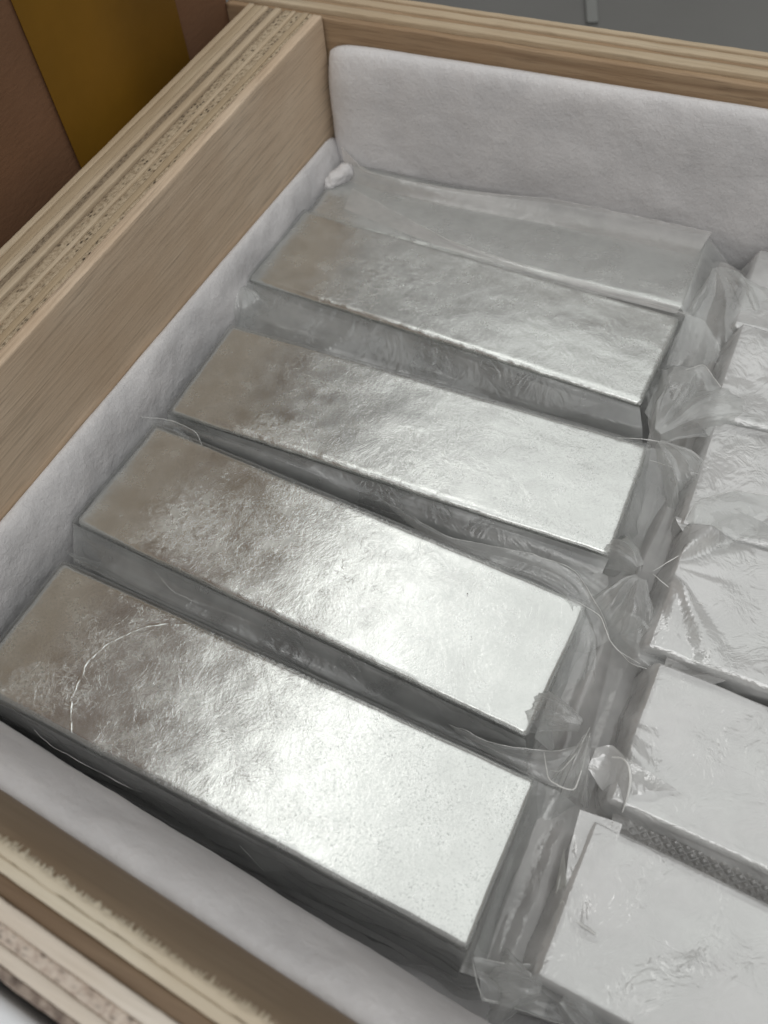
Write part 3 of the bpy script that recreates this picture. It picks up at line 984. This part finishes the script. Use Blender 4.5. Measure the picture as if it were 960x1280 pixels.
film_hem_glint(13, [[0.14954, -0.12649, -0.0405], [0.15541, -0.12916, -0.04], [0.15967, -0.12994, -0.04], [0.16284, -0.12958, -0.0405]], 0.16)
film_hem_glint(13, [[0.14931, -0.12569, -0.0405], [0.15373, -0.11958, -0.04], [0.15981, -0.11406, -0.041]], 0.12)
film_fan(3, [0.1478, -0.12648, -0.041], -1.749, 0.0150, 0.9, M_fold, zend=-0.0090, nf=7, amp=0.0016, seed=14)
film_fan(3, [0.1478, -0.12648, -0.041], 2.444, 0.0134, 0.5, M_fold, zend=-0.0070, nf=5, amp=0.0009, seed=15)
film_patch(13, [[0.14449, -0.13593, -0.044], [0.14992, -0.13633, -0.043], [0.16042, -0.14226, -0.043], [0.16923, -0.14343, -0.043]], [[0.14515, -0.1412, -0.05], [0.15169, -0.14667, -0.046], [0.1621, -0.14619, -0.046], [0.16951, -0.14409, -0.047]], M_fold, 0, 0.08, seed=16, amp=0.00099, fine=0.12)
film_patch(2, [[0.07856, -0.12556, -0.05], [0.10149, -0.1317, -0.047], [0.12127, -0.12976, -0.044], [0.1332, -0.13052, -0.043], [0.14268, -0.13944, -0.043], [0.14554, -0.14357, -0.045]], [[0.09807, -0.13382, -0.049], [0.11367, -0.136, -0.046], [0.12452, -0.13591, -0.044], [0.13426, -0.13811, -0.0432], [0.13849, -0.14449, -0.045], [0.13902, -0.14935, -0.052]], M_fold, 0.07, 0, seed=17, amp=0.00073, fold_u=2.2, fold_v=1, fine=0.12)
film_patch(3, [[0.09861, -0.12514, -0.052], [0.11086, -0.12339, -0.049], [0.12794, -0.12566, -0.046], [0.14033, -0.12812, -0.045]], [[0.10088, -0.13061, -0.056], [0.11848, -0.13194, -0.052], [0.13061, -0.13278, -0.048], [0.1448, -0.13801, -0.048]], M_fold, 0, 0, seed=18, amp=0.00059, fold_u=2, fine=0.12)
film_hem_glint(2, [[0.13622, -0.13856, -0.0425], [0.14223, -0.14018, -0.042], [0.14558, -0.14508, -0.042], [0.148, -0.14614, -0.044], [0.15324, -0.14647, -0.045]], 0.1)
film_patch(2, [[0.13631, -0.13834, -0.044], [0.14218, -0.14237, -0.046], [0.14569, -0.15247, -0.048]], [[0.13806, -0.17138, -0.0445], [0.1423, -0.17159, -0.048], [0.14377, -0.1617, -0.052]], M_fold, 0, 0, seed=19, amp=0.00099, fold_u=2, fold_v=2, sag=0.002, fine=0.12)
film_fan(12, [0.14787, -0.16653, -0.039], -1.553, 0.0117, 0.35, M_fold, zend=-0.0060, nf=3, amp=0.0012, seed=22, lift=0.003)
film_fan(12, [0.14787, -0.16653, -0.039], 2.989, 0.0138, 0.45, M_fold, zend=-0.0070, nf=5, amp=0.001, seed=23)
film_hem_glint(12, [[0.14787, -0.16672, -0.0385], [0.14721, -0.17296, -0.038], [0.14535, -0.17783, -0.039], [0.14345, -0.17782, -0.04]], 0.1)
film_hem_glint(12, [[0.14101, -0.1743, -0.042], [0.14383, -0.1796, -0.041], [0.14631, -0.18004, -0.041], [0.14918, -0.17978, -0.041], [0.1491, -0.17494, -0.04], [0.14823, -0.16772, -0.0388]], 0.12)
film_patch(1, [[0.11957, -0.17419, -0.05], [0.13103, -0.17508, -0.047], [0.14239, -0.17261, -0.045], [0.14784, -0.16907, -0.043]], [[0.12629, -0.17683, -0.048], [0.13594, -0.17879, -0.045], [0.14112, -0.17985, -0.044], [0.14631, -0.17866, -0.046]], M_fold, 0.07, 0, seed=24, amp=0.00066, fold_u=2, fine=0.12)
film_patch(12, [[0.1503, -0.16961, -0.041], [0.15294, -0.1679, -0.04], [0.15631, -0.17031, -0.038], [0.15824, -0.17409, -0.038], [0.15887, -0.1788, -0.041]], [[0.15015, -0.17313, -0.044], [0.15365, -0.17536, -0.046], [0.1566, -0.17637, -0.047], [0.15785, -0.17726, -0.048], [0.15843, -0.17804, -0.048]], M_milky, 0, 0, seed=25, amp=0.00024, fine=0.12)
film_hem_glint(12, [[0.15364, -0.17062, -0.039], [0.15536, -0.17038, -0.038], [0.15716, -0.17183, -0.0375], [0.15835, -0.1742, -0.0375], [0.15875, -0.17708, -0.0385], [0.15882, -0.17966, -0.041]], 0.32)
film_patch(12, [[0.15711, -0.1703, -0.038], [0.16266, -0.17061, -0.04], [0.16797, -0.17087, -0.0425]], [[0.15996, -0.17604, -0.043], [0.16402, -0.17562, -0.044], [0.16876, -0.17263, -0.044]], M_milky, 0, 0, seed=26, amp=0.00024, fine=0.12)
film_patch(11, [[0.15129, -0.18214, -0.0425], [0.15179, -0.18973, -0.043], [0.15385, -0.19961, -0.044]], [[0.15955, -0.18155, -0.042], [0.15969, -0.19113, -0.042], [0.16097, -0.20233, -0.042]], M_milky, 0, 0, seed=27, amp=0.00024, fold_u=1, fine=0.12)
film_patch(11, [[0.15359, -0.19914, -0.043], [0.15722, -0.20133, -0.0425], [0.16105, -0.20258, -0.042]], [[0.15205, -0.20753, -0.047], [0.15616, -0.20735, -0.045], [0.16185, -0.20323, -0.043]], M_white_fold, 0, 0, seed=28, amp=0.00016, fine=0.12)
film_patch(11, [[0.15082, -0.19017, -0.043], [0.15313, -0.19543, -0.0433], [0.15388, -0.19938, -0.0435]], [[0.15154, -0.1956, -0.046], [0.15263, -0.20119, -0.047], [0.15263, -0.20698, -0.049]], M_white_fold, 0, 0, seed=29, amp=0.00016, fine=0.12)
film_hem_glint(11, [[0.15358, -0.19924, -0.0425], [0.15693, -0.20154, -0.042], [0.16106, -0.20236, -0.0415]], 0.34)
film_patch(1, [[0.14112, -0.17985, -0.044], [0.14658, -0.17942, -0.046], [0.15132, -0.17963, -0.05]], [[0.14191, -0.21434, -0.0445], [0.14442, -0.21516, -0.05], [0.15101, -0.2086, -0.054]], M_fold, 0, 0, seed=30, amp=0.00082, fold_u=2.5, fold_v=2, sag=0.003, fine=0.12)
film_patch(1, [[0.14211, -0.21483, -0.0445], [0.14891, -0.21279, -0.046], [0.15681, -0.20923, -0.045], [0.16233, -0.21031, -0.044]], [[0.14602, -0.22056, -0.046], [0.15287, -0.21888, -0.048], [0.15875, -0.2178, -0.05], [0.16585, -0.21653, -0.05]], M_fold, 0.06, 0.06, seed=31, amp=0.00115, fold_u=2, fold_v=2, fine=0.12)
film_hem_glint(1, [[0.14186, -0.215, -0.044], [0.14405, -0.21804, -0.045], [0.14606, -0.22027, -0.046], [0.14913, -0.21931, -0.047]], 0.1)
film_fan(1, [0.15695, -0.21422, -0.044], -2.944, 0.0100, 0.7, M_fold, zend=-0.0050, nf=6, amp=0.0015, seed=32)
film_fan(1, [0.15695, -0.21422, -0.044], -0.095, 0.0115, 0.6, M_fold, zend=-0.0060, nf=5, amp=0.0015, seed=33)
film_patch(1, [[0.01845, -0.20907, -0.046], [0.03954, -0.21469, -0.05], [0.06155, -0.21521, -0.051], [0.07918, -0.21192, -0.051], [0.09685, -0.21754, -0.053]], [[0.0268, -0.21235, -0.0445], [0.05232, -0.21083, -0.045], [0.07687, -0.21019, -0.045], [0.09493, -0.21149, -0.046], [0.10861, -0.21283, -0.046]], M_clear, 0.07, 0, seed=34, amp=0.00033, nu=120, nv=30, fine=0.12)
film_patch(1, [[0.01505, -0.17326, -0.046], [0.02713, -0.16994, -0.052], [0.053, -0.16961, -0.054], [0.08218, -0.17317, -0.054], [0.10378, -0.17446, -0.054]], [[0.02168, -0.17516, -0.0445], [0.04566, -0.17605, -0.046], [0.06795, -0.17615, -0.047], [0.08947, -0.17708, -0.048], [0.11034, -0.17906, -0.048]], M_clear, 0.05, 0, seed=35, amp=0.00042, nu=120, nv=30, fine=0.12)
film_patch(2, [[0.00746, -0.16519, -0.048], [0.01891, -0.16435, -0.05], [0.03023, -0.16427, -0.05], [0.04321, -0.17008, -0.052], [0.06719, -0.16934, -0.052]], [[0.01447, -0.1662, -0.0446], [0.03438, -0.16636, -0.046], [0.05355, -0.16678, -0.046], [0.06962, -0.16813, -0.048], [0.08486, -0.16832, -0.048]], M_clear, 0.1, 0, seed=36, amp=0.00042, nu=120, nv=30, fine=0.12)
film_patch(2, [[0.00793, -0.13037, -0.044], [0.01962, -0.12897, -0.042], [0.02735, -0.12944, -0.043], [0.03099, -0.13212, -0.045]], [[0.01709, -0.13212, -0.044], [0.02332, -0.13168, -0.044], [0.02728, -0.1328, -0.046], [0.03141, -0.13297, -0.048]], M_clear, 0.08, 0, seed=37, amp=0.00033, nu=80, nv=30, fine=0.12)
film_patch(3, [[0.01449, -0.1244, -0.046], [0.03733, -0.12672, -0.052], [0.06717, -0.1273, -0.054], [0.08997, -0.12603, -0.054]], [[0.02094, -0.12622, -0.0445], [0.04689, -0.12771, -0.046], [0.07308, -0.12789, -0.047], [0.09532, -0.12741, -0.047]], M_clear, 0.05, 0, seed=38, amp=0.00042, nu=120, nv=30, fine=0.12)
film_patch(4, [[6e-05, -0.07176, -0.047], [0.01493, -0.07929, -0.052], [0.04169, -0.07768, -0.054], [0.07811, -0.07717, -0.054], [0.1127, -0.07942, -0.054]], [[0.00799, -0.07177, -0.0445], [0.03035, -0.07458, -0.046], [0.05662, -0.07404, -0.047], [0.08727, -0.07555, -0.047], [0.12244, -0.07729, -0.047]], M_fold, 0.04, 0, seed=39, amp=0.00059, nu=140, nv=30, fine=0.12)
film_fan(4, [0.00679, -0.07239, -0.045], -1.129, 0.0114, 0.9, M_fold, zend=-0.0050, nf=5, amp=0.001, seed=40)
film_patch(5, [[0.01139, -0.03953, -0.045], [0.02694, -0.0393, -0.045], [0.04249, -0.03906, -0.045], [0.05804, -0.03883, -0.045], [0.07359, -0.0386, -0.045], [0.08914, -0.03836, -0.045], [0.10469, -0.03813, -0.045], [0.12024, -0.0379, -0.045], [0.13579, -0.03766, -0.045]], [[0.00961, -0.03588, -0.04576], [0.02515, -0.0365, -0.04685], [0.04069, -0.03711, -0.04855], [0.05623, -0.03773, -0.04964], [0.07177, -0.03834, -0.04932], [0.08731, -0.03895, -0.04783], [0.10285, -0.03957, -0.04624], [0.11839, -0.04018, -0.04572], [0.13393, -0.0408, -0.04663]], M_veil, 0, 0, seed=65, amp=0.001, fold_u=2.5, fold_v=1.2, nu=260, nv=50)
film_patch(4, [[0.00822, -0.07148, -0.045], [0.02376, -0.07209, -0.045], [0.0393, -0.0727, -0.045], [0.05484, -0.07332, -0.045], [0.07038, -0.07393, -0.045], [0.08592, -0.07455, -0.045], [0.10146, -0.07516, -0.045], [0.117, -0.07578, -0.045], [0.13254, -0.07639, -0.045]], [[0.01415, -0.09002, -0.05223], [0.0297, -0.08977, -0.05172], [0.04525, -0.08951, -0.05264], [0.0608, -0.08925, -0.05433], [0.07635, -0.089, -0.05556], [0.0919, -0.08874, -0.05545], [0.10745, -0.08848, -0.05406], [0.123, -0.08823, -0.05242], [0.13855, -0.08797, -0.0517]], M_fold, 0, 0, seed=64, amp=0.001, fold_u=2.5, fold_v=1.2, nu=260, nv=50)
film_patch(3, [[0.01473, -0.12564, -0.045], [0.03028, -0.12538, -0.045], [0.04583, -0.12513, -0.045], [0.06138, -0.12487, -0.045], [0.07693, -0.12461, -0.045], [0.09248, -0.12436, -0.045], [0.10803, -0.1241, -0.045], [0.12358, -0.12384, -0.045], [0.13913, -0.12359, -0.045]], [[0.01408, -0.13037, -0.05205], [0.02961, -0.13118, -0.05041], [0.04514, -0.13198, -0.0497], [0.06068, -0.13278, -0.05044], [0.07621, -0.13358, -0.0521], [0.09174, -0.13438, -0.05346], [0.10727, -0.13518, -0.05355], [0.1228, -0.13599, -0.0523], [0.13833, -0.13679, -0.05061]], M_fold, 0, 0, seed=63, amp=0.001, fold_u=2.5, fold_v=1.2, nu=260, nv=50)
film_patch(2, [[0.01226, -0.16595, -0.045], [0.0278, -0.16675, -0.045], [0.04333, -0.16755, -0.045], [0.05886, -0.16835, -0.045], [0.07439, -0.16915, -0.045], [0.08992, -0.16996, -0.045], [0.10546, -0.17076, -0.045], [0.12099, -0.17156, -0.045], [0.13652, -0.17236, -0.045]], [[0.01698, -0.17622, -0.05405], [0.03252, -0.17659, -0.05279], [0.04807, -0.17697, -0.0511], [0.06362, -0.17735, -0.05021], [0.07917, -0.17773, -0.05076], [0.09472, -0.17811, -0.05236], [0.11026, -0.17849, -0.05384], [0.12581, -0.17887, -0.05413], [0.14136, -0.17925, -0.05302]], M_fold, 0, 0, seed=62, amp=0.001, fold_u=2.5, fold_v=1.2, nu=260, nv=50)
film_patch(1, [[0.01612, -0.21183, -0.045], [0.03167, -0.2122, -0.045], [0.04721, -0.21258, -0.045], [0.06276, -0.21296, -0.045], [0.07831, -0.21334, -0.045], [0.09386, -0.21372, -0.045], [0.10941, -0.2141, -0.045], [0.12495, -0.21448, -0.045], [0.1405, -0.21486, -0.045]], [[0.01562, -0.21535, -0.06], [0.03117, -0.21526, -0.06], [0.04671, -0.21568, -0.06], [0.06226, -0.21656, -0.06], [0.07781, -0.21733, -0.06], [0.09336, -0.21753, -0.06], [0.10891, -0.21738, -0.06], [0.12445, -0.21748, -0.06], [0.14, -0.21815, -0.06]], M_fold, 0, 0, seed=71, amp=0.0008, nu=260, nv=50)
film_patch(1, [[0.1405, -0.218, -0.0495], [0.139, -0.18, -0.0495], [0.136, -0.14, -0.049], [0.139, -0.1, -0.0495], [0.134, -0.05, -0.0495], [0.134, -0.01, -0.0495]], [[0.157, -0.218, -0.05], [0.158, -0.18, -0.05], [0.158, -0.14, -0.0495], [0.156, -0.1, -0.05], [0.154, -0.05, -0.05], [0.15, -0.01, -0.05]], M_veil, 0, 0, seed=80, amp=0.0026, fine=0.1, fold_u=5, fold_v=1.3, nu=300, nv=60)
film_patch(12, [[0.157, -0.1755, -0.0432], [0.19, -0.1765, -0.0428], [0.27, -0.1785, -0.0428]], [[0.1585, -0.1842, -0.0434], [0.19, -0.1855, -0.043], [0.27, -0.1885, -0.043]], M_veil, 0, 0, seed=81, amp=0.0004, emboss=(0.0021,0.0006,0.10,0.36), nu=600, nv=90, sag=0.0045)
film_patch(13, [[0.158, -0.142, -0.0433], [0.172, -0.1425, -0.043]], [[0.158, -0.1475, -0.0436], [0.166, -0.1472, -0.0436]], M_veil, 0, 0, seed=82, amp=0.0004, sag=0.001)
film_patch(14, [[0.15, -0.1075, -0.043], [0.19, -0.107, -0.043], [0.27, -0.107, -0.043]], [[0.154, -0.1118, -0.043], [0.19, -0.1115, -0.043], [0.27, -0.112, -0.043]], M_milky, 0, 0, seed=83, amp=0.0005, sag=0.0012)
film_patch(15, [[0.15, -0.073, -0.043], [0.19, -0.073, -0.043], [0.27, -0.073, -0.043]], [[0.152, -0.0762, -0.043], [0.19, -0.0758, -0.043], [0.27, -0.075, -0.043]], M_milky, 0, 0, seed=84, amp=0.0003, sag=0.0008)
film_patch(16, [[0.148, -0.038, -0.0436], [0.19, -0.038, -0.0436], [0.27, -0.038, -0.0436]], [[0.15, -0.0418, -0.043], [0.19, -0.0418, -0.043], [0.27, -0.0418, -0.043]], M_milky, 0, 0, seed=85, amp=0.0003, sag=0.0008)

#@END@
M_dirt = plain('dark_dirt', (0.03, 0.028, 0.025), 0.8)


def specks(k, pts):
    V, F = [], []
    for (x, y, rr) in pts:
        b0 = len(V)
        m_ = 7
        zz = fsurf = 0.0006
        for a in range(m_):
            q = rr * MM * rnd.uniform(0.6, 1.3)
            V.append((x + q * math.cos(a * 2 * math.pi / m_), y + 0.7 * q * math.sin(a * 2 * math.pi / m_), zz))
        V.append((x, y, zz + rr * MM * 0.5))
        for a in range(m_):
            F.append((b0 + a, b0 + (a + 1) % m_, b0 + m_))
    o_ = mesh_obj('dirt_specks', V, F, M_dirt, roots[k])
    o_['kind'] = 'stuff'


specks(2, [(0.0985, 0.0245, 0.22), (0.1040, 0.0150, 0.14), (0.1045, 0.0135, 0.10), (0.0895, 0.0270, 0.09), (0.0700, 0.0120, 0.10), (0.1010, 0.0190, 0.08)])
specks(1, [(0.0735, 0.0130, 0.14), (0.0905, 0.0095, 0.10), (0.1000, 0.0120, 0.13), (0.0880, 0.0230, 0.09), (0.0600, 0.0060, 0.09), (0.1090, 0.0250, 0.08)])
specks(3, [(0.0480, 0.0020, 0.20), (0.0780, 0.0200, 0.10), (0.0960, 0.0110, 0.12)])

# ------------------------------------------------------------------ cardboard box
bx = empty('cardboard_box', (-0.030, -0.17, -0.0999))
tag(bx, 'brown cardboard box with a yellow tape strip standing behind the left board', 'box')


def box_noise(P, N):
    return P + N * (fbm(P[:, 1] / .08, P[:, 2] / .08, P[:, 0] / .08, 3) * 0.0006)[:, None]


V, F = rounded_box(-0.30, 0, -0.22, 0.171, 0, 0.275, 0.002, 0.012, fn=box_noise)
mesh_obj('box_body', V, F, M_card, bx)
V, F = [], []
m_ = 14
for i in range(m_):
    z = lerp(0.0, 0.273, i / (m_ - 1))
    for y in (lerp(0.0880, 0.0860, i / (m_ - 1)), lerp(0.1420, 0.1470, i / (m_ - 1))):
        V.append((0.0010 + 0.0001 * math.sin(i), y, z))
for i in range(m_ - 1):
    F.append((2 * i, 2 * i + 1, 2 * i + 3, 2 * i + 2))
tp = mesh_obj('packing_tape', V, F, M_tape, bx)
sol = tp.modifiers.new('thickness', 'SOLIDIFY'); sol.thickness = 0.0003

# ------------------------------------------------------------------ white block, lower left
V, F = rounded_box(-0.20, 0.22, -0.25, 0, 0, 0.0985, 0.002, 0.02)
wb = mesh_obj('white_block', V, F, M_white)
wb.location = (0.08, -0.2522, -0.0999)
wb.rotation_euler = (0, 0, math.radians(-3.9))
tag(wb, 'plain white block outside the front board at the bottom left corner', 'packing block')

# ------------------------------------------------------------------ bead across the floor behind the crate
V, F = rounded_box(-0.003, 0.003, 0, 0.6, 0, 0.002, 0.0009, 0.02)
fs = mesh_obj('floor_joint', V, F, plain('joint_filler', (0.20, 0.205, 0.195), 0.5))
fs.location = (0.036, 0.203, -0.1000)
fs.rotation_euler = (0, 0, math.radians(20))
tag(fs, kind='structure')
